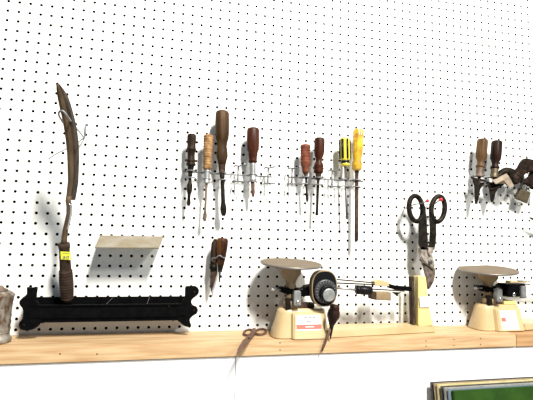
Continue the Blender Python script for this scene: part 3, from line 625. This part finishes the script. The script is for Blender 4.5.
# ---------------------------------------------------------------- scissors and awl at the ledge front
t = thing('scissors', 'small rusty scissors lying on the ledge with their blades over its front edge', 'scissors', Vector((at(256, 332, .07).x, -.06, TOP)))
zl = TOP + .0035
def L(x, y, z=None):
    z = zl if z is None else z
    q = RR.transposed() @ Vector(((x - 266.5) / F, (y - 200) / F, 1)); return CP + q * ((z - CP.z) / q.z)
def loop(cx, cy, rx, ry, z, rot=0):
    c = L(cx, cy, z); return [L(cx + rx * math.cos(a) * math.cos(rot) - ry * math.sin(a) * math.sin(rot), cy + rx * math.cos(a) * math.sin(rot) + ry * math.sin(a) * math.cos(rot), z) for a in [2 * PI * i / 22 for i in range(22)]]
MB().tube(loop(248.3, 332.2, 4.6, 2.6, zl + .001, -.25), .0028, 8, True).build('finger_loop', 'rusto', t)
MB().tube(loop(260.8, 331.6, 5.6, 2.6, zl + .001, -.12), .0028, 8, True).build('finger_loop', 'rusto', t)
def bl(pts, z, th, nm, m): return MB().prism([L(x, y, z) for x, y in pts], (0, 0, th)).bevel(.0006, 1).build(nm, m, t)
bl([(251.5, 331.5), (255.2, 331), (254.5, 334.5), (250.5, 338.5), (246, 343.5), (241, 350.5), (236.8, 354.8), (237.5, 350), (242.5, 341.5), (248.5, 335.5)], zl - .001, .0025, 'blade', 'rusto')
bl([(252.3, 329), (255.6, 328.5), (255.8, 333.5), (252, 338.5), (247, 344.5), (241.5, 351), (237.6, 354.6), (240, 348), (246.5, 340.2), (251, 334.5)], zl + .0018, .0022, 'blade', 'rusto')
p = L(249, 338.5, zl + .004); MB().lathe(p, p + Vector((0, 0, .002)), [(0, .0035), (1, .002)], 10).build('rivet', 'darksteel', t)

t = thing('awl', 'awl with a fat black bulb handle leaning on the ledge front beside the dial scale', 'awl', at(330.5, 339, .118))
T = at(335.3, 304.5, .142); H = at(331.8, 324.5, .140); k = px(1, T)
MB().lathe(T, H, [(0, 3), (.04, 4.6), (.15, 5.4), (.3, 5.2), (.36, 5.9), (.5, 5.7), (.6, 5.2), (.62, 4.7), (.8, 3.8), (1, 2.6)] and [(a, r * k) for a, r in [(0, 3.2), (.05, 4.4), (.2, 5.0), (.24, 4.7), (.35, 5.9), (.52, 6.3), (.68, 5.7), (.71, 5.0), (.85, 4.1), (1, 2.6)]], 24).build('handle', 'w_black', t)
MB().lathe(H, at(331, 331, .137), [(0, 2.4 * k), (.6, 1.9 * k), (1, 1.5 * k)], 14).build('ferrule', 'darksteel', t)
MB().lathe(at(331.2, 330, .137), at(330.4, 339.3, .128), [(0, 1.5 * k), (.5, 1.1 * k), (1, .4 * k)], 12).build('spike', 'darksteel', t)
MB().lathe(at(330.6, 328.5, .138), at(321.8, 351.3, .134), [(0, 1.5 * k), (.3, 1.4 * k), (.8, 1.2 * k), (1, .8 * k)], 12).build('shaft', 'rusto', t)['label'] = 'added rusty brown rod in place of a shadow streak'  # added rod: models the brown shadow streak down the ledge front as a solid

# ---------------------------------------------------------------- record sleeves at bottom right
zt = -.934 + OZ; tilt = .10; H_ = .315
g = 'album sleeves standing below the ledge at right'
def sleeve(label, m, x0, x1, ytop, h_off, th, z=zt, m2=None):
    """sleeve leaning back: top edge at depth ytop"""
    mb = MB(); zz = z + h_off; lean = .045
    a = [Vector((x0, -ytop, zz)), Vector((x1, -ytop, zz)), Vector((x1, -ytop - lean, zz - H_)), Vector((x0, -ytop - lean, zz - H_))]
    mb.prism(a, (0, -th, 0)).bevel(min(.0012, th * .3), 2)
    return tag(mb.build('album_sleeve', m), label, 'album sleeve', g)
def dep(y, x, z):                                  # depth at which height z shows at pixel row y
    q = RR.transposed() @ Vector(((x - 266.5) / F, (y - 200) / F, 1)); k_ = (z - CP.z) / q.z; p = CP + q * k_; return -p.y, p.x
rows = [(381, 429.5, .0045, 's_black', 'black album sleeve at the very back of the row under the ledge'),
        (383.0, 433, .004, 's_tan', 'brown album sleeve right in front of the rearmost black one'),
        (384.2, 436, .0065, 's_yellow', 'pale yellow album sleeve, thickest edge in the row under the ledge'),
        (386.0, 440, .003, 's_black', 'thin dark album sleeve between the pale yellow and grey ones'),
        (387.2, 443, .008, 's_grey', 'grey album sleeve with worn edges behind the blue one'),
        (389.0, 447, .004, 's_blue', 'dark blue album sleeve just behind the green front one')]
z_ = zt
last = .128
for y, x, th, m, lab in rows:
    dd, _ = dep(y, x, z_); dd = max(dd, last + .0008); last = dd + th
    sleeve(lab, m, at(x, y, dd).x, at(x, y, dd).x + .315 + random.uniform(0, .01), dd, 0, th, z_)
dd = last + .002; z1 = at(452, 390.2, dd).z
sleeve('green album cover at the front of the row in the bottom right corner', 'green', at(451, 391, dd).x, at(451, 391, dd).x + .315, dd, z1 - zt, .010)
zf_ = zt - H_ - .002
tt = thing('display_table', 'plain pine table under the album sleeves, below the picture', 'table', Vector((1.24, -.3, 0)))
MB().box((1.24, -.32, zf_ - .014), (.6, .38, .024)).bevel(.002).build('table_top', 'pine', tt)
for sx in (-1, 1):
    for sy in (-1, 1): MB().box((1.24 + sx * .26, -.32 + sy * .16, (zf_ - .026) / 2), (.04, .04, zf_ - .026)).build('leg', 'pine', tt)

# ---------------------------------------------------------------- light
def area(name, loc, size, sy, power, target, col=(1, 1, 1)):
    l = bpy.data.lights.new(name, 'AREA'); l.shape = 'RECTANGLE'; l.size = size; l.size_y = sy; l.energy = power; l.color = col
    o = bpy.data.objects.new(name, l); COL.objects.link(o); o.location = loc
    o.rotation_euler = (Vector(target) - Vector(loc)).to_track_quat('-Z', 'Y').to_euler(); return o
area('ceiling_tube', (1.08, -2.1, OZ + 1.4), .2, .6, 215, (.45, -.35, OZ - 1.5), (1, .97, .91))
area('ceiling_tube_far', (2.0, -2.5, OZ + .98), .3, .3, 42, (.4, 0, OZ - .7), (1, .97, .91))
w = bpy.data.worlds.new('World'); scn.world = w; w.use_nodes = True
w.node_tree.nodes['Background'].inputs[0].default_value = (.70, .85, 1, 1)
w.node_tree.nodes['Background'].inputs[1].default_value = .24
# ---------------------------------------------------------------- camera
cam = bpy.data.cameras.new('camera'); co = bpy.data.objects.new('camera', cam); COL.objects.link(co)
cam.sensor_fit = 'HORIZONTAL'; cam.sensor_width = 36; cam.lens = F / 533 * 36; cam.clip_start = .02
R3 = Matrix((RR[0], -RR[1], -RR[2])).transposed()
co.matrix_world = Matrix.Translation(CP) @ R3.to_4x4()
scn.camera = co
vs = scn.view_settings; vs.view_transform = 'Standard'; vs.look = 'None'; vs.exposure = .02; vs.gamma = 1; vs.use_curve_mapping = False
